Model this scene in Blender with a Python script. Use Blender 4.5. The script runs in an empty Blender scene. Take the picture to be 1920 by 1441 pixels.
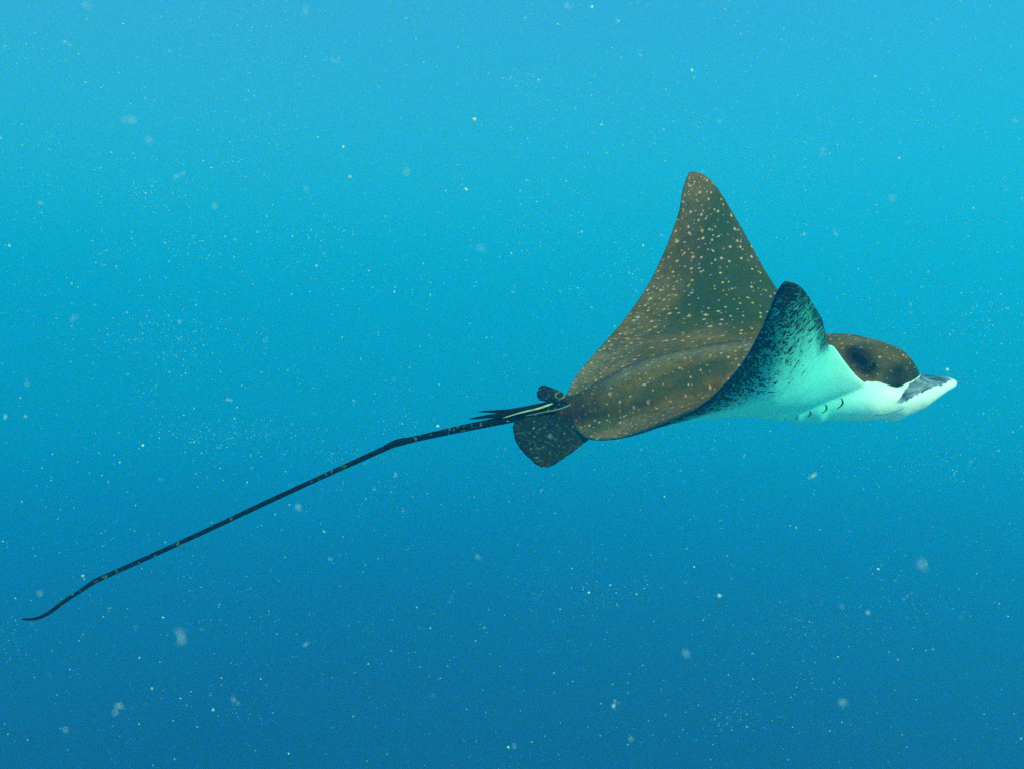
import bpy, bmesh, math, random
import numpy as np
from mathutils import Vector
from mathutils.bvhtree import BVHTree

S = bpy.context.scene
C = S.collection
rnd = random.Random(7)

# ------------------------------------------------------------------ camera, light, exposure
FOCAL_PX = 1844.0                                   # focal length in pixels of the 1920 wide photograph
cam = bpy.data.cameras.new('camera')
cam.sensor_width = 36.0
cam.lens = 36.0 * FOCAL_PX / 1920.0
cam.clip_start = 0.02
cam.clip_end = 2000.0
cam.dof.use_dof = True
cam.dof.focus_distance = 2.15
cam.dof.aperture_fstop = 12.0
cam_ob = bpy.data.objects.new('camera', cam)
cam_ob.rotation_euler = (math.pi / 2, 0, 0)
C.objects.link(cam_ob)
S.camera = cam_ob

SUN_DIR = Vector((0.58, -0.72, 0.54)).normalized()   # towards the sun: ahead of the animal, behind the diver
world = bpy.data.worlds.new("World")
S.world = world
world.use_nodes = True
sky = world.node_tree.nodes.new('ShaderNodeTexSky')
sky.sky_type = 'NISHITA'
sky.sun_disc = False
sky.sun_elevation = math.asin(SUN_DIR.z)
sky.sun_rotation = math.atan2(SUN_DIR.x, SUN_DIR.y)
world.node_tree.links.new(sky.outputs[0], world.node_tree.nodes['Background'].inputs[0])
world.node_tree.nodes['Background'].inputs[1].default_value = 0.05

sun = bpy.data.lights.new('sun', 'SUN')
sun.energy = 4.0
sun.angle = math.radians(0.5)
sun.color = (1.0, 0.71, 0.61)
sun_ob = bpy.data.objects.new('sun', sun)
sun_ob.rotation_euler = SUN_DIR.to_track_quat('Z', 'Y').to_euler()
C.objects.link(sun_ob)

S.view_settings.view_transform = 'Standard'
S.view_settings.look = 'None'
S.view_settings.gamma = 1.0
S.view_settings.use_curve_mapping = False
S.view_settings.exposure = 1.55
S.cycles.max_bounces = 12
S.cycles.volume_bounces = 6
S.cycles.diffuse_bounces = 4
S.cycles.use_denoising = False

# ------------------------------------------------------------------ helpers
def mesh_obj(name, verts, faces, mat=None, parent=None, smooth=True):
    me = bpy.data.meshes.new(name)
    me.from_pydata([tuple(map(float, v)) for v in verts], [], [tuple(map(int, f)) for f in faces])
    me.update()
    bm = bmesh.new(); bm.from_mesh(me)
    bmesh.ops.recalc_face_normals(bm, faces=bm.faces[:])
    bm.to_mesh(me); bm.free()
    if smooth:
        me.polygons.foreach_set('use_smooth', [True] * len(me.polygons))
    if mat: me.materials.append(mat)
    o = bpy.data.objects.new(name, me)
    C.objects.link(o)
    if parent: o.parent = parent
    return o

def tag(o, label=None, cat=None, group=None, kind=None):
    if label: o['label'] = label
    if cat: o['category'] = cat
    if group: o['group'] = group
    if kind: o['kind'] = kind
    return o

def unproj(px, py, Y):
    return np.array([(px - 960.0) * Y / FOCAL_PX, Y, (720.5 - py) * Y / FOCAL_PX])

def interp(x, pts):
    """smooth (monotone cubic) interpolation through (x, y...) rows"""
    P = np.array(pts, float)
    xs, ys = P[:, 0], P[:, 1:]
    h = np.diff(xs)[:, None]
    d = np.diff(ys, axis=0) / h
    m = np.zeros_like(ys)
    m[1:-1] = np.where(d[:-1] * d[1:] > 0, 2 * d[:-1] * d[1:] / (d[:-1] + d[1:] + 1e-12), 0)
    m[0], m[-1] = d[0], d[-1]
    x = np.clip(np.atleast_1d(np.asarray(x, float)), xs[0], xs[-1])
    i = np.clip(np.searchsorted(xs, x) - 1, 0, len(xs) - 2)
    hh = h[i]; t = ((x - xs[i])[:, None]) / hh
    return ((2*t**3 - 3*t**2 + 1) * ys[i] + (t**3 - 2*t**2 + t) * hh * m[i]
            + (-2*t**3 + 3*t**2) * ys[i+1] + (t**3 - t**2) * hh * m[i+1])

def catmull(pts, n):
    P = np.array(pts, float)
    P = np.vstack([2*P[0]-P[1], P, 2*P[-1]-P[-2]])
    out = []
    for i in range(1, len(P) - 2):
        for k in range(n):
            t = k / n
            out.append(0.5*((2*P[i]) + (-P[i-1]+P[i+1])*t + (2*P[i-1]-5*P[i]+4*P[i+1]-P[i+2])*t*t
                            + (-P[i-1]+3*P[i]-3*P[i+1]+P[i+2])*t**3))
    out.append(P[-2])
    return np.array(out)

def smooth(e0, e1, x):
    t = np.clip((x - e0) / (e1 - e0), 0, 1)
    return t * t * (3 - 2 * t)

class Nodes:
    def __init__(self, name):
        self.m = bpy.data.materials.new(name)
        self.m.use_nodes = True
        self.t = self.m.node_tree
        self.b = self.t.nodes['Principled BSDF']
    def new(self, typ, **kw):
        n = self.t.nodes.new(typ)
        for k, v in kw.items(): setattr(n, k, v)
        return n
    def link(self, a, b): self.t.links.new(a, b)
    def math(self, op, a, b=None, clamp=False):
        n = self.new('ShaderNodeMath', operation=op, use_clamp=clamp)
        for i, x in enumerate((a, b)):
            if x is None: continue
            if isinstance(x, (int, float)): n.inputs[i].default_value = x
            else: self.link(x, n.inputs[i])
        return n.outputs[0]
    def step(self, x, a, b):
        n = self.new('ShaderNodeMapRange', interpolation_type='SMOOTHSTEP')
        self.link(x, n.inputs[0]); n.inputs[1].default_value = a; n.inputs[2].default_value = b
        return n.outputs[0]
    def mix(self, f, a, b, mode='MIX'):
        n = self.new('ShaderNodeMix', data_type='RGBA', blend_type=mode)
        if isinstance(f, (int, float)): n.inputs[0].default_value = f
        else: self.link(f, n.inputs[0])
        for i, x in ((6, a), (7, b)):
            if isinstance(x, tuple): n.inputs[i].default_value = (*x, 1)
            else: self.link(x, n.inputs[i])
        return n.outputs[2]
    def attr(self, name):
        return self.new('ShaderNodeAttribute', attribute_name=name)
    def scaled(self, vec, s, loc=(0, 0, 0), rot=(0, 0, 0)):
        n = self.new('ShaderNodeMapping')
        self.link(vec, n.inputs[0]); n.inputs['Scale'].default_value = s
        n.inputs['Location'].default_value = loc; n.inputs['Rotation'].default_value = rot
        return n.outputs[0]
    def noise(self, vec, scale, detail=3, rough=.55, dist=0):
        n = self.new('ShaderNodeTexNoise')
        if vec is not None: self.link(vec, n.inputs['Vector'])
        n.inputs['Scale'].default_value = scale; n.inputs['Detail'].default_value = detail
        n.inputs['Roughness'].default_value = rough; n.inputs['Distortion'].default_value = dist
        return n.outputs[0]
    def bump(self, h, strength, dist):
        n = self.new('ShaderNodeBump')
        n.inputs['Strength'].default_value = strength; n.inputs['Distance'].default_value = dist
        self.link(h, n.inputs['Height']); self.link(n.outputs[0], self.b.inputs['Normal'])

def plain(name, col, rough=.5, spec=.25, var=.25, scale=40):
    n = Nodes(name)
    tc = n.new('ShaderNodeTexCoord')
    f = n.noise(tc.outputs['Object'], scale)
    c = n.mix(f, tuple(x * (1 - var) for x in col), tuple(min(1, x * (1 + var)) for x in col))
    n.link(c, n.b.inputs['Base Color'])
    n.b.inputs['Roughness'].default_value = rough
    n.b.inputs['Specular IOR Level'].default_value = spec * .2
    return n.m

# ------------------------------------------------------------------ the sea: water body and the dark bottom
SURF, BOTTOM, REACH = 14.6, -5.8, 200.0
def sea():
    # extinction per metre and scattering albedo of the water, red / green / blue
    st, om, D = (0.057, 0.0315, 0.057), (0.022, 0.735, 0.944), 0.1
    col = [a * b / D for a, b in zip(st, om)]
    sa = [a * (1 - b) for a, b in zip(st, om)]
    ab = [max(0, 1 - x / (D * (1 - c))) ** 2 for x, c in zip(sa, col)]
    m = bpy.data.materials.new('sea_water'); m.use_nodes = True
    t = m.node_tree; t.nodes.clear()
    o = t.nodes.new('ShaderNodeOutputMaterial'); v = t.nodes.new('ShaderNodeVolumePrincipled')
    v.inputs['Color'].default_value = (*col, 1); v.inputs['Absorption Color'].default_value = (*ab, 1)
    v.inputs['Density'].default_value = D
    v.inputs['Anisotropy'].default_value = 0.36
    t.links.new(v.outputs[0], o.inputs['Volume'])
    r, z0, z1 = REACH, BOTTOM - 1.0, SURF
    vs = [(x, y, z) for z in (z0, z1) for x, y in ((-r, -r), (r, -r), (r, r), (-r, r))]
    fs = [(0, 3, 2, 1), (4, 5, 6, 7), (0, 1, 5, 4), (1, 2, 6, 5), (2, 3, 7, 6), (3, 0, 4, 7)]
    tag(mesh_obj('water', vs, fs, m, smooth=False), 'clear blue sea water all around the ray', None, None, 'structure')
    # bottom of dark silt, gently uneven; unseen sandy patch added to light the belly
    n = Nodes('dark_silt')
    tc = n.new('ShaderNodeTexCoord')
    f = n.noise(tc.outputs['Object'], .15, 5)
    ln = n.new('ShaderNodeVectorMath', operation='LENGTH'); n.link(tc.outputs['Object'], ln.inputs[0])
    rim = n.math('ADD', ln.outputs['Value'], n.math('MULTIPLY', n.math('SUBTRACT', n.noise(tc.outputs['Object'], .4, 4), .5), 5.0))
    silt = n.mix(f, (.009, .022, .075), (.018, .038, .115))
    bounce_patch = n.mix(f, (.50, .46, .36), (.62, .58, .47))
    n.link(n.mix(n.step(rim, 9.3, 11.0), bounce_patch, silt), n.b.inputs['Base Color'])
    n.b.inputs['Roughness'].default_value = .95
    N, R = 72, REACH - 6
    xs = np.sign(np.linspace(-1, 1, N)) * np.abs(np.linspace(-1, 1, N)) ** 1.6 * R
    X, Y = np.meshgrid(xs, xs, indexing='ij')
    Z = BOTTOM + .12*np.sin(X*.31+1)*np.cos(Y*.27) + .08*np.sin(X*.83)*np.sin(Y*.71+2)
    vs = np.stack([X, Y, Z], -1).reshape(-1, 3)
    fs = [(i*N+j, (i+1)*N+j, (i+1)*N+j+1, i*N+j+1) for i in range(N-1) for j in range(N-1)]
    tag(mesh_obj('seabed', vs, fs, n.m), 'dark weedy sea bottom round an added sandy bounce patch, lost in the blue below', None, None, 'structure')
sea()

# ------------------------------------------------------------------ the eagle ray
# The body is modelled flat (u forward, v to the animal's left, w up, metres), then bent into its stroke.
SPAN = 0.69
LE = [(0, .60), (.085, .615), (.15, .60), (.22, .578), (.30, .545), (.44, .50), (.56, .452), (.63, .412), (.67, .378), (.69, .350)]
TE = [(0, -.02), (.05, -.015), (.09, .0), (.13, .04), (.20, .105), (.28, .17), (.38, .225), (.50, .275), (.60, .303), (.65, .317), (.69, .338)]
HALF = [(0, .040), (.10, .036), (.2, .026), (.35, .016), (.5, .010), (.62, .006), (.69, .0045)]
def le_at(v): return interp(np.abs(v), LE)[:, 0]
def te_at(v): return interp(np.abs(v), TE)[:, 0]

TRUNK = [  # u, half width, top, bottom
    (-.075, .015, .013, .012), (0.0, .036, .028, .024), (.08, .062, .046, .034), (.20, .100, .064, .044),
    (.36, .118, .076, .058), (.48, .115, .082, .074), (.57, .106, .086, .086), (.635, .098, .083, .088),
    (.685, .092, .078, .084), (.715, .086, .070, .080), (.737, .080, .056, .073), (.752, .075, .030, .064),
    (.762, .071, .017, .057), (.775, .065, .014, .047), (.79, .058, .012, .036), (.81, .047, .010, .024), (.83, .036, .009, .018), (.845, .027, .007, .013), (.855, .018, .004, .009), (.860, .008, .000, .004)]

def flat_body():
    V, F = [], []
    def add(vs, fs):
        b = len(V); V.extend(vs); F.extend([tuple(b + i for i in f) for f in fs])
    # wings: one closed lens-shaped sheet from tip to tip
    nv, nt = 181, 60
    s = np.sin(np.linspace(-1, 1, nv) * math.pi / 2 * .985); s = s / s[-1]
    vv = s * SPAN
    le, te = le_at(vv), te_at(vv); hh = interp(np.abs(vv), HALF)[:, 0]
    tt = .5 - .5 * np.cos(np.linspace(0, math.pi, nt))
    prof = np.clip(1.35 * np.sqrt(tt) * (1 - tt) ** .75 * (1 + .5 * (1 - tt)), 0, 1.1)
    top = np.zeros((nv, nt, 3)); bot = np.zeros((nv, nt, 3))
    for k in range(nv):
        u = le[k] + (te[k] - le[k]) * tt
        th = np.maximum(hh[k] * prof, .0038)
        top[k] = np.stack([u, np.full(nt, vv[k]), th], -1)
        bot[k] = np.stack([u, np.full(nt, vv[k]), -th], -1)
    def idx(k, j, side): return (side * nv + k) * nt + j
    fs = []
    for k in range(nv - 1):
        for j in range(nt - 1):
            fs.append((idx(k, j, 0), idx(k+1, j, 0), idx(k+1, j+1, 0), idx(k, j+1, 0)))
            fs.append((idx(k, j, 1), idx(k, j+1, 1), idx(k+1, j+1, 1), idx(k+1, j, 1)))
        for j in (0, nt - 1):
            q = (idx(k, j, 0), idx(k, j, 1), idx(k+1, j, 1), idx(k+1, j, 0))
            fs.append(q if j == 0 else q[::-1])
    for j in range(nt - 1):
        for k in (0, nv - 1):
            q = (idx(k, j, 0), idx(k, j+1, 0), idx(k, j+1, 1), idx(k, j, 1))
            fs.append(q if k == 0 else q[::-1])
    add(np.concatenate([top.reshape(-1, 3), bot.reshape(-1, 3)]).tolist(), fs)
    # trunk and head: one loft from the tail root to the end of the snout
    us = np.linspace(TRUNK[0][0], TRUNK[-1][0], 150); na = 72
    st = interp(us, TRUNK)
    vs, fs = [], []
    for u, (hw, tp, bt) in zip(us, st):
        mid, hgt = (tp - bt) / 2, (tp + bt) / 2
        ridge = float(smooth(.62, .40, u))
        for a in np.linspace(0, 2 * math.pi, na, endpoint=False):
            ca, sa = math.cos(a), math.sin(a)
            e = .86
            es = e if sa < 0 else e + .12 * ridge
            vs.append((u, hw * math.copysign(abs(ca) ** e, ca), mid + hgt * math.copysign(abs(sa) ** es, sa)))
    n = len(us)
    for i in range(n - 1):
        for j in range(na):
            fs.append((i*na+j, (i+1)*na+j, (i+1)*na+(j+1) % na, i*na+(j+1) % na))
    fs.append(tuple(range(na))[::-1]); fs.append(tuple((n-1)*na + j for j in range(na)))
    add(vs, fs)
    tmp = mesh_obj('tmp', V, F)
    md = tmp.modifiers.new('r', 'REMESH'); md.mode = 'VOXEL'; md.voxel_size = .003; md.use_smooth_shade = True
    md = tmp.modifiers.new('s', 'SMOOTH'); md.factor = .5; md.iterations = 10
    dg = bpy.context.evaluated_depsgraph_get()
    ev = tmp.evaluated_get(dg)
    me = bpy.data.meshes.new_from_object(ev)
    bpy.data.objects.remove(tmp)
    return me

# where points of the flat body lie in the stroke: (u, v) -> photo column, photo row, distance
POSE = [
    # leading edge, near (right) wing
    (.615, -.085, 1625, 722, 2.10), (.578, -.22, 1566, 652, 1.98), (.50, -.44, 1541, 597, 1.82), (.452, -.56, 1517, 557, 1.74),
    (.378, -.67, 1490, 531, 1.67), (.345, -.69, 1474, 529, 1.66), (.317, -.65, 1457, 548, 1.68),
    # trailing edge, near wing
    (.303, -.60, 1443, 580, 1.715), (.275, -.50, 1415, 640, 1.79), (.225, -.38, 1368, 709, 1.89), (.17, -.28, 1305, 766, 1.98),
    (.105, -.20, 1225, 801, 2.06), (.04, -.13, 1150, 822, 2.11), (.0, -.09, 1098, 820, 2.145),
    # far (left) wing
    (.338, .69, 1291, 324, 2.70), (.378, .67, 1320, 328, 2.695), (.412, .63, 1345, 352, 2.67), (.452, .56, 1381, 411, 2.61),
    (.50, .44, 1432, 503, 2.51), (.545, .30, 1500, 600, 2.40), (.615, .085, 1600, 672, 2.27),
    (.303, .60, 1272, 398, 2.64), (.275, .50, 1238, 488, 2.56), (.225, .38, 1185, 579, 2.46), (.17, .28, 1137, 638, 2.39),
    (.105, .20, 1104, 675, 2.34), (.04, .13, 1078, 709, 2.295), (.0, .09, 1066, 730, 2.265),
    # body axis
    (-.075, 0, 1018, 768, 2.21), (0, 0, 1080, 765, 2.215), (.10, 0, 1165, 745, 2.21), (.20, 0, 1245, 727, 2.21), (.32, 0, 1345, 715, 2.20), (.45, 0, 1452, 708, 2.20),
    (.58, 0, 1561, 706, 2.19), (.70, 0, 1664, 710, 2.185), (.80, 0, 1750, 714, 2.175), (.857, 0, 1790, 714, 2.165),
    (.70, -.08, 1690, 724, 2.11), (.70, .08, 1642, 696, 2.26), (.80, -.05, 1769, 722, 2.128), (.80, .05, 1735, 706, 2.222),
    # wing blades between the edges
    (.35, -.12, 1384, 752, 2.09), (.37, -.25, 1420, 762, 1.975), (.38, -.38, 1450, 722, 1.87), (.38, -.52, 1470, 630, 1.765),
    (.52, -.12, 1516, 742, 2.09), (.48, -.25, 1500, 722, 1.965),
    (.35, .12, 1360, 670, 2.30), (.37, .28, 1360, 600, 2.39), (.38, .45, 1345, 500, 2.51), (.38, .58, 1325, 400, 2.62),
]
class Warp:
    def __init__(self, rows, lam=2e-6):
        R = np.array(rows, float)
        self.X = R[:, :2]
        T = np.array([unproj(*r) for r in R[:, 2:]])
        n = len(R)
        K = self.k(np.linalg.norm(self.X[:, None] - self.X[None], axis=-1)) + lam * np.eye(n)
        P = np.hstack([np.ones((n, 1)), self.X])
        A = np.zeros((n+3, n+3)); A[:n, :n] = K; A[:n, n:] = P; A[n:, :n] = P.T
        B = np.zeros((n+3, 3)); B[:n] = T
        self.w = np.linalg.solve(A, B)
    @staticmethod
    def k(r):
        return r * r * np.log(np.maximum(r, 1e-9))
    def at(self, uv):
        out = np.empty((len(uv), 3))
        for a in range(0, len(uv), 20000):
            q = uv[a:a+20000]
            K = self.k(np.sqrt(((q[:, None] - self.X[None]) ** 2).sum(-1)))
            out[a:a+20000] = K @ self.w[:-3] + self.w[-3] + q @ self.w[-2:]
        return out
    def frame(self, uv):
        e = 1e-3
        p = self.at(uv)
        du = self.at(uv + [e, 0]) - self.at(uv - [e, 0]); dv = self.at(uv + [0, e]) - self.at(uv - [0, e])
        nrm = np.cross(du, dv); nrm /= np.linalg.norm(nrm, axis=1, keepdims=True)
        return p, nrm
    def apply(self, uvw):
        p, nrm = self.frame(uvw[:, :2])
        return p + nrm * uvw[:, 2:3]
warp = Warp(POSE)

def ray_skin():
    n = Nodes('eagle_ray_skin')
    rest = n.attr('rest').outputs['Vector']
    dors = n.attr('dorsal').outputs['Fac']
    marg = n.attr('margin').outputs['Fac']
    chin = n.attr('chin').outputs['Fac']
    flank = n.attr('flank').outputs['Fac']
    flat = n.attr('skinuv').outputs['Vector']
    # back: olive brown, blotched, with pale spots
    big = n.noise(rest, 7, 4, .6)
    fine = n.noise(rest, 110, 4, .65)
    back = n.mix(n.step(big, .3, .7), (.135, .064, .011), (.355, .150, .044))
    back = n.mix(n.math('MULTIPLY', flank, .8), back, (.42, .225, .13))
    back = n.mix(n.math('MULTIPLY', n.step(n.noise(rest, 42, 4, .65), .42, .66), .55), back, (.060, .070, .018))
    green = n.math('ADD', n.attr('olive').outputs['Fac'], n.math('MULTIPLY', n.math('SUBTRACT', n.noise(rest, 5, 4), .5), 1.4))
    back = n.mix(n.math('MULTIPLY', n.step(green, .2, 1.1), .85), back, (.026, .056, .012))
    back = n.mix(n.math('MULTIPLY', n.attr('ridge').outputs['Fac'], n.math('ADD', n.noise(rest, 20, 3), .1)), back, (.32, .20, .11))
    back = n.mix(n.step(fine, .35, .75), n.mix(.4, back, (.02, .035, .015)), back)
    def spots(scale, loc, r0, r1, keep):
        warpv = n.new('ShaderNodeVectorMath', operation='ADD')
        nz = n.new('ShaderNodeTexNoise'); n.link(flat, nz.inputs['Vector']); nz.inputs['Scale'].default_value = 60
        sc = n.new('ShaderNodeVectorMath', operation='SCALE'); n.link(nz.outputs['Color'], sc.inputs[0]); sc.inputs['Scale'].default_value = .003
        n.link(flat, warpv.inputs[0]); n.link(sc.outputs[0], warpv.inputs[1])
        v = n.new('ShaderNodeTexVoronoi', voronoi_dimensions='2D', feature='F1')
        n.link(n.scaled(warpv.outputs[0], (1, 1, 1), loc), v.inputs['Vector'])
        v.inputs['Scale'].default_value = scale; v.inputs['Randomness'].default_value = 1
        sep = n.new('ShaderNodeSeparateColor'); n.link(v.outputs['Color'], sep.inputs[0])
        r = n.math('ADD', n.math('MULTIPLY', sep.outputs[0], r1 - r0), r0)
        d = n.math('DIVIDE', v.outputs['Distance'], r)
        on = n.math('LESS_THAN', sep.outputs[1], n.math('ADD', n.math('MULTIPLY', n.attr('rim').outputs['Fac'], .5), keep))
        return n.math('MULTIPLY', n.math('SUBTRACT', 1, n.step(d, .15, 1.05)), on), sep.outputs[2]
    s1, tint = spots(38, (0, 0, 0), .10, .185, .66)
    s2, tint2 = spots(62, (.37, .11, 0), .11, .19, .30)
    scol = n.mix(tint, (.98, .34, .19), (.90, .46, .32))
    back = n.mix(n.math('MULTIPLY', s2, .7), back, scol)
    back = n.mix(n.math('MULTIPLY', s1, .85), back, scol)
    back = n.mix(n.math('MULTIPLY', n.attr('halo').outputs['Fac'], .93), back, (.006, .012, .006))
    # underside: turquoise water light painted in, white below the head, broken dark border at the rear edge and the tip
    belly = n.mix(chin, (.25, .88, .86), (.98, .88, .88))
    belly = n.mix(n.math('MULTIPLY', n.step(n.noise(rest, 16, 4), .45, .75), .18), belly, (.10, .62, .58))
    streak = n.noise(n.scaled(rest, (60, 128, 80), rot=(0, 0, math.radians(8))), 1.0, 3, .62, 1.4)
    thr = n.math('ADD', marg, n.math('MULTIPLY', n.math('SUBTRACT', streak, .5), 3.2))
    thr = n.math('ADD', thr, n.math('MULTIPLY', n.math('SUBTRACT', n.noise(rest, 13, 3), .5), .5))
    dark = n.step(thr, .56, .70)
    belly = n.mix(n.math('MULTIPLY', n.step(marg, .10, .75), .92), belly, (.02, .26, .23))
    belly = n.mix(n.math('MULTIPLY', dark, n.step(marg, .02, .2)), belly, (.012, .030, .042))
    edge = n.math('ADD', dors, n.math('MULTIPLY', n.math('SUBTRACT', n.noise(rest, 75, 4, .65), .5), .6))
    col = n.mix(n.step(edge, .38, .62), belly, back)
    snout = n.step(n.math('ADD', n.attr('snout').outputs['Fac'], n.math('MULTIPLY', n.math('SUBTRACT', n.noise(rest, 90, 4, .7), .5), 1.3)), .38, .62)
    snout = n.math('MULTIPLY', snout, n.step(n.attr('snout').outputs['Fac'], .01, .1))
    col = n.mix(snout, col, n.mix(n.step(n.noise(n.scaled(rest, (18, 60, 60)), 1.0, 4, .6), .35, .7), (.022, .060, .085), (.34, .36, .48)))
    n.link(col, n.b.inputs['Base Color'])
    n.b.inputs['Roughness'].default_value = .42
    n.b.inputs['Specular IOR Level'].default_value = .05      # wet skin under water hardly mirrors
    n.bump(n.math('ADD', n.math('MULTIPLY', fine, .5), n.math('ADD', n.noise(rest, 30, 3), n.math('MULTIPLY', n.noise(rest, 11, 2), 2.2))), .35, .005)
    return n.m

def build_ray():
    root = bpy.data.objects.new('eagle_ray', None)
    root.empty_display_size = .2
    C.objects.link(root)
    tag(root, 'brown eagle ray with pale spots, white belly and long whip tail, wings raised', 'eagle ray')
    me = flat_body()
    nvt = len(me.vertices)
    co = np.empty(nvt * 3); me.vertices.foreach_get('co', co); co = co.reshape(-1, 3)
    no = np.empty(nvt * 3); me.vertices.foreach_get('normal', no); no = no.reshape(-1, 3)
    u, v, w = co.T
    av = np.abs(v)
    # --- relief of the head and belly
    def dent(pu, pv, pw, ru, rv, rw, depth, both=True):
        for sg in ((1, -1) if both else (1,)):
            g = np.exp(-(((u-pu)/ru)**2 + ((v-sg*pv)/rv)**2 + ((w-pw)/rw)**2))
            co[:] += no * (depth * g)[:, None]
    rest = co.copy()
    dent(.655, .092, .045, .030, .03, .018, .010)          # brow
    dent(.615, .100, .028, .018, .03, .014, -.016)         # spiracle
    dent(.70, .080, -.012, .05, .04, .010, -.005)          # groove between head and snout lobe
    dent(.708, .03, -.085, .012, .06, .03, .006)           # lower lip
    for k in range(5):
        dent(.53 - .034*k, .085 + .004*k, -.08, .011, .020, .05, .008)    # gill pouches
    co[:, 2] += .005 * np.exp(-(v/.03)**2) * smooth(-.05, .1, u) * smooth(.5, .3, u) * (no[:, 2] > 0)   # spine ridge
    # --- pigment fields, some painting in light and shade
    le, te = le_at(np.minimum(av, SPAN)), te_at(np.minimum(av, SPAN))
    wing_d = .5 + .5 * np.clip(no[:, 2] * 2.2, -1, 1)
    head_line = interp(u, [(-.1, -.0), (.50, .0), (.585, .010), (.609, .006), (.643, .003), (.661, -.003), (.685, -.0045), (.714, .006), (.744, .022), (.752, .03), (.757, .06), (.86, .06)])[:, 0]
    head_d = smooth(-.011, .011, w - head_line)
    k = smooth(.60, .625, u)
    dorsal = wing_d * (1 - k) + head_d * k
    d_te, d_tip, d_le = np.maximum(u - te, 0), SPAN - av, np.maximum(le - u, 0)
    m1 = 1 - d_te / (.07 + .12 * smooth(.12, .4, av))
    m2 = 1.04 - d_tip / .41
    m3 = (1 - d_le / .05) * smooth(.20, .40, av)
    margin = np.clip(np.maximum(np.maximum(m1, m2), m3), 0, 1) * smooth(.05, .12, av)
    chin = smooth(.53, .675, u)  # fades the painted turquoise light to white at the head
    flank = np.clip(1 - d_te / .14, 0, 1) * smooth(.34, .16, av) * smooth(.03, .07, av)
    snout_line = interp(u, [(.6, 0), (.68, -.040), (.70, -.034), (.748, -.013), (.775, -.003), (.794, .0), (.816, .004), (.83, .006), (.845, .010), (.86, .03)])[:, 0]
    front = .728 - .75 * (.02 - w)                          # the snout lobe begins along a slanting groove
    snout = smooth(-.009, .009, w - snout_line) * smooth(front - .007, front + .007, u)
    snout = np.where((w > head_line - .002) & (u < .757), 0, snout)
    ridge = np.exp(-((v-.006)/.020)**2) * smooth(-.06, .02, u) * smooth(.5, .42, u) * (no[:, 2] > 0)  # pale band painting the wet sheen along the spine
    rim = smooth(.13, .02, d_te) + .6 * smooth(.30, .1, d_tip)
    olive = .6 * smooth(.02, .05, av) * smooth(.11, .08, av) * smooth(.5, .3, u) + smooth(.12, .30, av) * smooth(.02, .12, d_te) + smooth(.62, .70, u) * smooth(.07, .02, w - head_line)  # green wings; also paints shade on the trunk flanks and lower head
    me.vertices.foreach_set('co', warp.apply(co).ravel())
    for nm, arr in (('dorsal', dorsal), ('margin', margin), ('chin', chin), ('flank', flank), ('olive', olive), ('ridge', ridge), ('rim', rim), ('snout', snout)):
        a = me.attributes.new(nm, 'FLOAT', 'POINT'); a.data.foreach_set('value', arr.astype(np.float32))
    v2 = np.sign(v) * (av + np.maximum(0, .045 - rest[:, 2]) * smooth(.50, .58, u) * smooth(.14, .10, av))
    a = me.attributes.new('skinuv', 'FLOAT_VECTOR', 'POINT'); a.data.foreach_set('vector', np.stack([u, v2, 0*u], -1).astype(np.float32).ravel())
    a = me.attributes.new('rest', 'FLOAT_VECTOR', 'POINT'); a.data.foreach_set('vector', rest.astype(np.float32).ravel())
    me.update()
    me.materials.clear(); me.materials.append(ray_skin())
    me.polygons.foreach_set('use_smooth', [True] * len(me.polygons))
    me.name = 'body'
    body = bpy.data.objects.new('body', me); C.objects.link(body); body.parent = root
    P = np.empty(nvt * 3); me.vertices.foreach_get('co', P); P = P.reshape(-1, 3)
    Nn = np.empty(nvt * 3); me.vertices.foreach_get('normal', Nn); Nn = Nn.reshape(-1, 3)
    bvh = BVHTree.FromPolygons([tuple(p) for p in P], [tuple(p.vertices) for p in me.polygons])

    def on_skin(px, py):
        d = Vector(unproj(px, py, 1.0)).normalized()
        h = bvh.ray_cast(Vector((0, 0, 0)), d)
        return h[0], h[1]
    def mirrored(p):
        i = np.argmin(((P - np.array(p)) ** 2).sum(1))
        r = rest[i] * [1, -1, 1]
        j = np.argmin(((rest - r) ** 2).sum(1))
        return Vector(P[j]), Vector(Nn[j])

    halo = .8 * smooth(.11, -.01, u) * smooth(.075, .03, av)
    for hx, hy, hr, hk in ((1604, 664, .022, 1.8), (1614, 673, .026, 1.8), (1626, 684, .022, 1.6), (1645, 692, .020, .8), (1668, 706, .026, .8), (1690, 708, .032, 1.5), (1706, 704, .022, 1.0)):  # dark round eye and spiracle; foremost ones paint the shadow at the head front
        hp = on_skin(hx, hy)[0]
        if hp is None: continue
        for c_ in (hp, mirrored(hp)[0]):
            halo = np.maximum(halo, hk * np.exp(-((P - np.array(c_)) ** 2).sum(1) / hr ** 2))
    a = me.attributes.new('halo', 'FLOAT', 'POINT'); a.data.foreach_set('value', np.clip(halo, 0, 1).astype(np.float32))

    dark = plain('dark_skin', (.005, .009, .008), .8, .05)
    # --- eyes and spiracles, both sides
    iris = Nodes('iris'); tc = iris.new('ShaderNodeTexCoord')
    sep = iris.new('ShaderNodeSeparateXYZ'); iris.link(tc.outputs['Object'], sep.inputs[0])
    rr = iris.math('SQRT', iris.math('ADD', iris.math('POWER', sep.outputs[0], 2), iris.math('POWER', sep.outputs[1], 2)))
    iris.link(iris.mix(iris.step(rr, .0050, .0075), (.006, .008, .006), (.055, .060, .012)), iris.b.inputs['Base Color'])
    iris.b.inputs['Roughness'].default_value = .3; iris.b.inputs['Specular IOR Level'].default_value = .12
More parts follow.
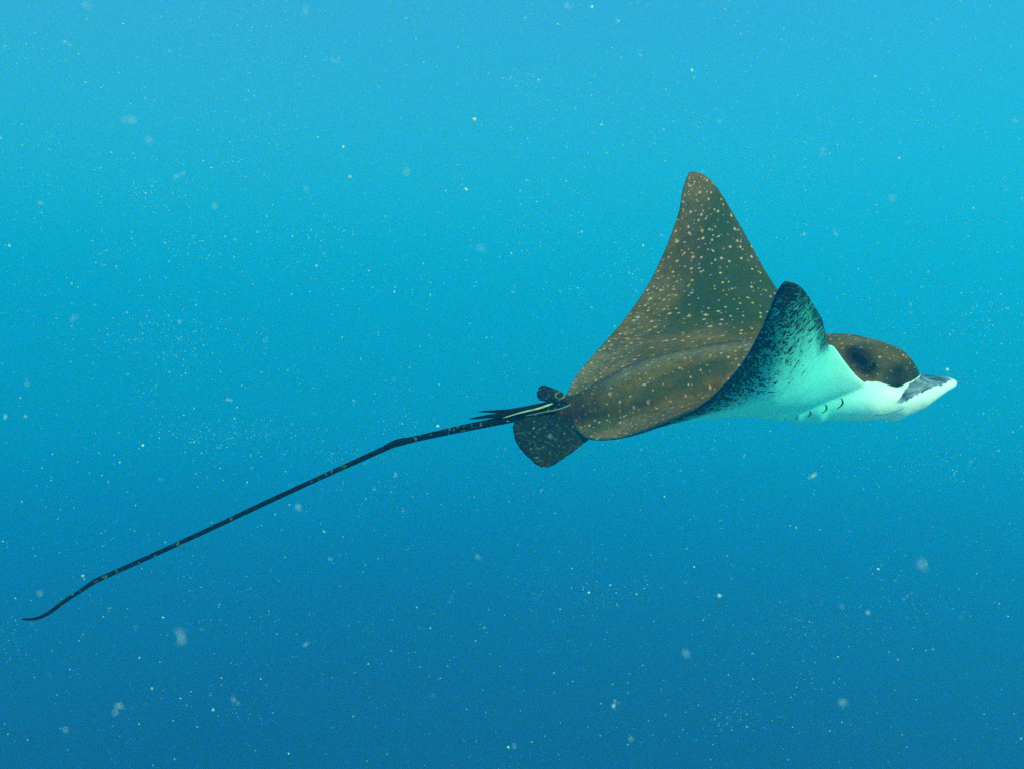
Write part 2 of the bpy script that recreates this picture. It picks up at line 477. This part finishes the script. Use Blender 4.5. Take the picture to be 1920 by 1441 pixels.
    def disc(name, p, nrm, ru, rv, rw, mat, up=Vector((.6, 0, -.45)), sink=0.0):
        z = nrm.normalized(); x = (up - z * up.dot(z)).normalized(); y = z.cross(x)
        vs, fs = [], []
        na, nb = 20, 10
        for i in range(nb + 1):
            t = math.pi * i / nb
            for j in range(na):
                a = 2 * math.pi * j / na
                vs.append((ru*math.sin(t)*math.cos(a), rv*math.sin(t)*math.sin(a), rw*math.cos(t)))
        fs = [(i*na+j, (i+1)*na+j, (i+1)*na+(j+1) % na, i*na+(j+1) % na) for i in range(nb) for j in range(na)]
        o = mesh_obj(name, vs, fs, mat, root)
        from mathutils import Matrix
        M = Matrix((x, y, z)).transposed().to_4x4(); M.translation = p - z * sink
        o.matrix_local = M
        return o
    p, q = on_skin(1640, 685)
    for pp, qq in ((p, q), mirrored(p)):
        disc('eye', pp, qq, .0125, .0095, .006, iris.m, sink=.0025)
    p, q = on_skin(1611, 673)
    for pp, qq in ((p, q), mirrored(p)):
        disc('spiracle', pp, qq, .022, .012, .003, dark, sink=.0018)
    # --- gill slits: short dark crescents on the belly, both sides
    gill = plain('gill_slit_skin', (.015, .06, .055), .6, .2)
    def tube(name, pts, rad, mat, parent=root, na=8, flat=1.0):
        pts = np.array(pts, float); n = len(pts)
        tg = np.gradient(pts, axis=0); tg /= np.linalg.norm(tg, axis=1, keepdims=True)
        ref = np.array([0, 1., 0]); vs, fs = [], []
        for p_, t_, r_ in zip(pts, tg, rad):
            b = np.cross(t_, ref); b /= np.linalg.norm(b); c = np.cross(b, t_)
            for j in range(na):
                a = 2*math.pi*j/na
                vs.append(p_ + r_*(math.cos(a)*b + flat*math.sin(a)*c))
        fs = [(i*na+j, (i+1)*na+j, (i+1)*na+(j+1) % na, i*na+(j+1) % na) for i in range(n-1) for j in range(na)]
        fs += [tuple(range(na)), tuple((n-1)*na+j for j in range(na))]
        return mesh_obj(name, vs, fs, mat, parent)
    for gx, gy, s in ((1573, 756, 1.0), (1544, 766, .85), (1516, 775, .6), (1492, 782, .4), (1470, 787, .3)):
        pts = []
        for t in np.linspace(-1, 1, 7):
            hit = on_skin(gx + 7*(1 - t*t)*s - 4*t*s, gy + 10*t*s)[0]
            if hit is not None: pts.append(hit)
        if len(pts) < 4: continue
        tube('gill_slit', pts, [.0006 + .0011*s*(1 - t*t) for t in np.linspace(-1, 1, len(pts))], gill)
        tube('gill_slit', [mirrored(h)[0] for h in pts], [.002*s]*len(pts), gill)
    # --- mouth: lip crease under the snout, its shadow line laid on as a coloured tube
    lip = plain('lip_shadow', (.22, .42, .36), .6, .2)
    hits = [on_skin(x, y)[0] for x, y in ((1640, 778), (1655, 775), (1670, 772), (1684, 768), (1696, 763))]
    hits = [h for h in hits if h is not None]
    if len(hits) > 2: tube('lip_shadow_line', hits, [.0012, .0018, .002, .0018, .001][:len(hits)], lip)
    # --- tail
    tl = [(1100, 762, 2.215, 22), (1060, 766, 2.21, 17), (1020, 771, 2.21, 13), (985, 778, 2.21, 10), (940, 788, 2.21, 8.5), (880, 800, 2.21, 8), (820, 813, 2.215, 7), (775, 823, 2.22, 6.5),
          (752, 828, 2.22, 8), (738, 832, 2.222, 7.5), (715, 843, 2.225, 6), (660, 868, 2.23, 5.5), (600, 895, 2.24, 5.2), (500, 941, 2.25, 5.2), (400, 988, 2.26, 5), (300, 1034, 2.27, 5),
          (215, 1072, 2.28, 5), (180, 1088, 2.28, 5.4), (155, 1104, 2.285, 4.2), (120, 1127, 2.29, 4.4), (90, 1149, 2.29, 4), (66, 1159, 2.29, 3.2), (42, 1160, 2.29, 1.8)]
    ts = catmull(tl, 8)
    tail_m = Nodes('tail_skin'); tc = tail_m.new('ShaderNodeTexCoord')
    nz = tail_m.noise(tc.outputs['Object'], 90, 3); nz2 = tail_m.noise(tc.outputs['Object'], 9, 2)
    cc = tail_m.mix(tail_m.math('MULTIPLY', tail_m.step(nz, .56, .66), tail_m.step(nz2, .42, .56)), (.004, .007, .008), (.12, .14, .08))
    tail_m.link(cc, tail_m.b.inputs['Base Color']); tail_m.b.inputs['Roughness'].default_value = .5; tail_m.b.inputs['Specular IOR Level'].default_value = .05
    tail_m.bump(nz, .3, .002)
    tube('tail', [unproj(*t[:3]) for t in ts], [t[3]*t[2]/FOCAL_PX * (.88 if t[0] < 990 else 1) for t in ts], tail_m.m, na=12)
    # --- fins: rounded blades with thickness, thinning to the rim
    fin_m = Nodes('fin_skin'); tc = fin_m.new('ShaderNodeTexCoord')
    f1 = fin_m.noise(tc.outputs['Object'], 130, 3, .6); f2 = fin_m.noise(tc.outputs['Object'], 30, 3)
    vo = fin_m.new('ShaderNodeTexVoronoi'); fin_m.link(tc.outputs['Object'], vo.inputs['Vector']); vo.inputs['Scale'].default_value = 95
    fb = fin_m.mix(f2, (.004, .010, .009), (.014, .026, .020))
    fb = fin_m.mix(fin_m.math('MULTIPLY', fin_m.step(f1, .52, .70), .6), fb, (.07, .11, .09))
    fsep = fin_m.new('ShaderNodeSeparateColor'); fin_m.link(vo.outputs['Color'], fsep.inputs[0])
    n_half = fin_m.math('MULTIPLY', fsep.outputs[1], .8)
    fd = fin_m.math('DIVIDE', vo.outputs['Distance'], fin_m.math('ADD', fin_m.math('MULTIPLY', fsep.outputs[0], .30), .06))
    fb = fin_m.mix(fin_m.math('MULTIPLY', fin_m.math('SUBTRACT', 1, fin_m.step(fd, .3, 1.0)), n_half), fb, (.24, .26, .18))
    # a pale ring on the dorsal fin
    geo = fin_m.new('ShaderNodeVectorMath', operation='SUBTRACT'); fin_m.link(tc.outputs['Object'], geo.inputs[0])
    geo.inputs[1].default_value = tuple(unproj(1050, 741, 2.205))
    gl = fin_m.new('ShaderNodeVectorMath', operation='LENGTH'); fin_m.link(fin_m.scaled(geo.outputs[0], (1, .2, 1.5), rot=(0, math.radians(-20), 0)), gl.inputs[0])
    rg_ = fin_m.math('ABSOLUTE', fin_m.math('SUBTRACT', gl.outputs['Value'], .0105))
    fb = fin_m.mix(fin_m.math('MULTIPLY', fin_m.math('SUBTRACT', 1, fin_m.step(rg_, .0008, .0024)), fin_m.step(f2, .42, .60)), fb, (.26, .27, .12))
    fin_m.link(fb, fin_m.b.inputs['Base Color']); fin_m.b.inputs['Roughness'].default_value = .55; fin_m.b.inputs['Specular IOR Level'].default_value = .04
    fin_m.bump(f1, .3, .002)
    def blade(name, ring, centre, thick, mat, off=(0, 0, 0), nr=8, sub=6, rag=0.0):
        P3 = np.array([unproj(*r) for r in ring])
        P3 = np.vstack([P3, P3[:1]])
        edge = catmull(P3, sub)[:-1]
        c = unproj(*centre); n = len(edge)
        nrm = np.cross(edge[n//4] - c, edge[0] - c); nrm /= np.linalg.norm(nrm)
        if nrm[1] > 0: nrm = -nrm
        rg = np.random.RandomState(3)
        jag = 1 + rag * rg.uniform(-1, 1, n)
        vs, fs = [], []
        for sgn in (1, -1):
            for i in range(nr + 1):
                f = i / nr
                for j in range(n):
                    q = c + (edge[j] - c) * f * (jag[j] if i == nr else 1)
                    th = thick * (1 - f**1.5) * .5 + .0012
                    vs.append(q + nrm * th * sgn + np.array(off))
        half = (nr + 1) * n
        for s_ in (0, 1):
            for i in range(nr):
                for j in range(n):
                    q = (s_*half+i*n+j, s_*half+(i+1)*n+j, s_*half+(i+1)*n+(j+1) % n, s_*half+i*n+(j+1) % n)
                    fs.append(q if s_ else q[::-1])
        for j in range(n):
            fs.append((nr*n+j, nr*n+(j+1) % n, half+nr*n+(j+1) % n, half+nr*n+j))
        o = mesh_obj(name, vs, fs, mat, root)
        bm = bmesh.new(); bm.from_mesh(o.data); bmesh.ops.remove_doubles(bm, verts=bm.verts, dist=1e-5)
        bmesh.ops.recalc_face_normals(bm, faces=bm.faces[:]); bm.to_mesh(o.data); bm.free()
        return o
    pel = [(1120, 790, 2.20), (1112, 815, 2.17), (1085, 838, 2.145), (1052, 862, 2.125), (1030, 874, 2.115), (1012, 872, 2.115), (990, 856, 2.125), (972, 836, 2.14),
           (963, 812, 2.16), (962, 797, 2.175), (975, 786, 2.185), (1010, 775, 2.20), (1060, 768, 2.21)]
    blade('pelvic_fin', pel, (1042, 815, 2.165), .016, fin_m.m, rag=.022)
    pel2 = [(1062 + (x - 1062) * .93, 795 + (y - 795) * .93, 2.228 + (2.215 - d) * 1.1) for x, y, d in pel]
    blade('pelvic_fin', pel2, (1045, 812, 2.28), .016, fin_m.m, rag=.022)
    dor = [(1092, 752, 2.215), (1068, 742, 2.212), (1040, 729, 2.21), (1020, 722, 2.21), (1011, 726, 2.21), (1008, 737, 2.21), (1010, 749, 2.21), (1022, 752, 2.21), (1030, 762, 2.21), (1060, 770, 2.212)]
    blade('dorsal_fin', dor, (1045, 748, 2.21), .011, fin_m.m, rag=.04)
    # --- tail spines lying along the tail behind the dorsal fin
    cream = plain('spine_enamel', (.50, .45, .30), .4, .3, .75, 55)
    def spine(pts, mat, r0):
        c = catmull([unproj(*p_) for p_ in pts], 6)
        t = np.linspace(0, 1, len(c))
        return tube('tail_spine', c, r0 * (1 - t) ** .6 * np.minimum(1, .35 + 5 * t) + .0005, mat, flat=.5)
    spine([(1050, 755, 2.203), (1000, 764, 2.200), (955, 770, 2.198), (897, 771, 2.196)], dark, .0085)
    spine([(1050, 762, 2.200), (1000, 770, 2.197), (950, 777, 2.195), (915, 780, 2.194), (879, 785, 2.193)], dark, .0085)
    spine([(1036, 756, 2.192), (1010, 765, 2.187), (980, 772, 2.184), (942, 783, 2.184)], cream, .0021)
    spine([(1072, 757, 2.192), (1050, 766, 2.186), (1020, 772, 2.184), (985, 779, 2.184)], plain('spine_sheath', (.16, .19, .12)), .0018)
    return root, body
build_ray()

# ------------------------------------------------------------------ marine snow drifting in the water
def snow():
    n = Nodes('marine_snow_flake')
    t = n.t; t.nodes.remove(n.b)
    di = n.new('ShaderNodeBsdfDiffuse'); tr = n.new('ShaderNodeBsdfTranslucent'); mx = n.new('ShaderNodeMixShader')
    di.inputs[0].default_value = tr.inputs[0].default_value = (.95, .92, .86, 1); mx.inputs[0].default_value = .5
    n.link(di.outputs[0], mx.inputs[1]); n.link(tr.outputs[0], mx.inputs[2]); n.link(mx.outputs[0], t.nodes['Material Output'].inputs['Surface'])
    bm = bmesh.new(); bmesh.ops.create_icosphere(bm, subdivisions=1, radius=1.0)
    base = np.array([v.co[:] for v in bm.verts]); fs = [tuple(v.index for v in f.verts) for f in bm.faces]; bm.free()
    rg = np.random.RandomState(11)
    def flake():
        q = base * rg.uniform(.6, 1.25, (len(base), 1)) * rg.uniform(.45, 1.3, 3)
        a, b, c = np.linalg.qr(rg.normal(size=(3, 3)))[0]
        return q @ np.array([a, b, c])
    # the flecks that stand out in the picture, each one its own object
    big = [  # column, row, radius in photo pixels, distance, how to tell it
        (1200, 102, 4.6, 1.5, 'sharp white fleck alone high above the raised far wing'),
        (1566, 438, 5.2, 1.6, 'bright white fleck in the water above the near wing tip'),
        (988, 338, 3.2, 1.9, 'small white fleck far left of the raised far wing tip'),
        (1128, 232, 4.6, 1.4, 'white fleck up and left of the raised far wing tip'),
        (1685, 296, 4.0, 1.5, 'white fleck high above the head of the ray'),
        (1241, 441, 4.0, 1.6, 'pale fleck close beside the rear edge of the far wing'),
        (607, 995, 3.8, 1.8, 'small sharp white fleck below the middle of the tail'),
        (559, 952, 6.5, .42, 'soft pale blurred fleck just below the middle of the tail'),
        (155, 1080, 5.0, 1.1, 'pale fleck just above the end of the whip tail'),
        (243, 224, 9, .33, 'large blurred pale fleck at the upper left of the picture'),
        (340, 1196, 10, .26, 'largest blurred fleck, below the end of the whip tail'),
        (1730, 1060, 10, .26, 'large blurred fleck deep below the snout'),
        (1580, 1318, 7, .34, 'blurred pale fleck near the bottom edge, right of centre'),
        (1540, 284, 7, .55, 'greyish soft fleck up and right of the raised far wing tip')]
    more = [(1903, 225, 6, .6), (983, 36, 3.8, 1.5), (1065, 12, 8, .45), (1158, 40, 4.4, .9), (272, 185, 3.8, 1.2), (722, 407, 2.8, 1.9), (440, 450, 3.8, 1.2),
        (368, 572, 2.8, 1.7), (203, 903, 3, 1.8), (205, 1139, 3.2, 1.6), (278, 262, 7, .33), (162, 12, 8, .36), (131, 83, 5, .7), (120, 78, 5, .9), (628, 114, 6, .5), (402, 386, 5, .45),
        (333, 330, 6, .5), (762, 324, 7, .33), (902, 466, 6, .33), (742, 890, 4, .8), (1673, 371, 7, .36), (437, 1310, 4.5, .5), (446, 1318, 4, .55), (575, 1206, 4.5, .5),
        (1348, 226, 4, .7), (574, 355, 5, .5), (1820, 865, 4, .8), (1750, 1216, 3, 1.4), (1395, 855, 3.6, .9), (895, 1045, 5, .5), (961, 548, 4, .8), (1708, 570, 3.6, .9), (1630, 560, 2.6, 1.8),
        (1647, 562, 2.4, 1.8), (77, 380, 4.5, .6)]
    def clump(num):
        V, F = [], []
        ax = rg.normal(size=3); ax /= np.linalg.norm(ax)
        for q in range(num):
            off = ax * rg.normal() * .75 + rg.normal(size=3) * .35
            b = len(V); V.extend((flake() * rg.uniform(.12, .36) * (1.35 if num < 6 else 1) + off).tolist()); F.extend([tuple(b + i for i in f) for f in fs])
        return V, F
    meshes = []
    for k in range(8):
        V, F = clump(11)
        me = bpy.data.meshes.new('snow_fleck'); me.from_pydata(V, [], F)
        me.polygons.foreach_set('use_smooth', [True]*len(F)); me.materials.append(n.m); meshes.append(me)
    for k, (x, y, r, d, label) in enumerate(big):
        o = bpy.data.objects.new('snow_fleck', meshes[k % 8]); C.objects.link(o)
        o.location = unproj(x, y, d); o.scale = (r * d / FOCAL_PX * .8,) * 3
        o.rotation_euler = rg.uniform(0, 6, 3)
        tag(o, label, 'marine snow', 'bright flecks of marine snow')
    # the rest, far too many to count
    V, F = [], []
    def put(p, r):
        b = len(V); V.extend((flake() * r + p).tolist()); F.extend([tuple(b + i for i in f) for f in fs])
    def put_clump(p, r, num=10):
        a, f = clump(num); b = len(V)
        V.extend((np.array(a) * r + p).tolist()); F.extend([tuple(b + i for i in t) for t in f])
    for x, y, r, d in more: put_clump(unproj(x, y, d), r * d / FOCAL_PX * .8)
    def depth(): return 7.5 * rg.uniform(.0004, 1) ** (1/2.4)
    for k in range(9000):
        d = depth()
        if d < .5: continue
        px, py = rg.uniform(-300, 2220), rg.uniform(-250, 1690)
        if rg.uniform() > 1.05 - .45 * np.clip(py / 1441, 0, 1): continue
        put(unproj(px, py, d), .00050 * math.exp(rg.normal() * .5) * (1 + .42 * d))
    for k in range(190):                                    # drifting swarms of very fine detritus
        d = rg.uniform(2.5, 7); c = unproj(rg.uniform(-200, 2120), rg.uniform(-200, 1650) * rg.uniform(.4, 1), d)
        sp = rg.uniform(.03, .14, 3) * (1, 1, .6) * d / 3
        for q in range(rg.randint(30, 95)):
            put(c + rg.normal(size=3) * sp, .00050 * math.exp(rg.normal() * .4) * (1 + .3 * d))
    for k in range(90):
        d = rg.uniform(.3, .9)
        put_clump(unproj(rg.uniform(-200, 2120), rg.uniform(-150, 1590), d), .0007 * math.exp(rg.normal() * .5), 4)
    o = mesh_obj('marine_snow', V, F, n.m)
    tag(o, 'fine pale specks of marine snow scattered through the water', None, None, 'stuff')
snow()
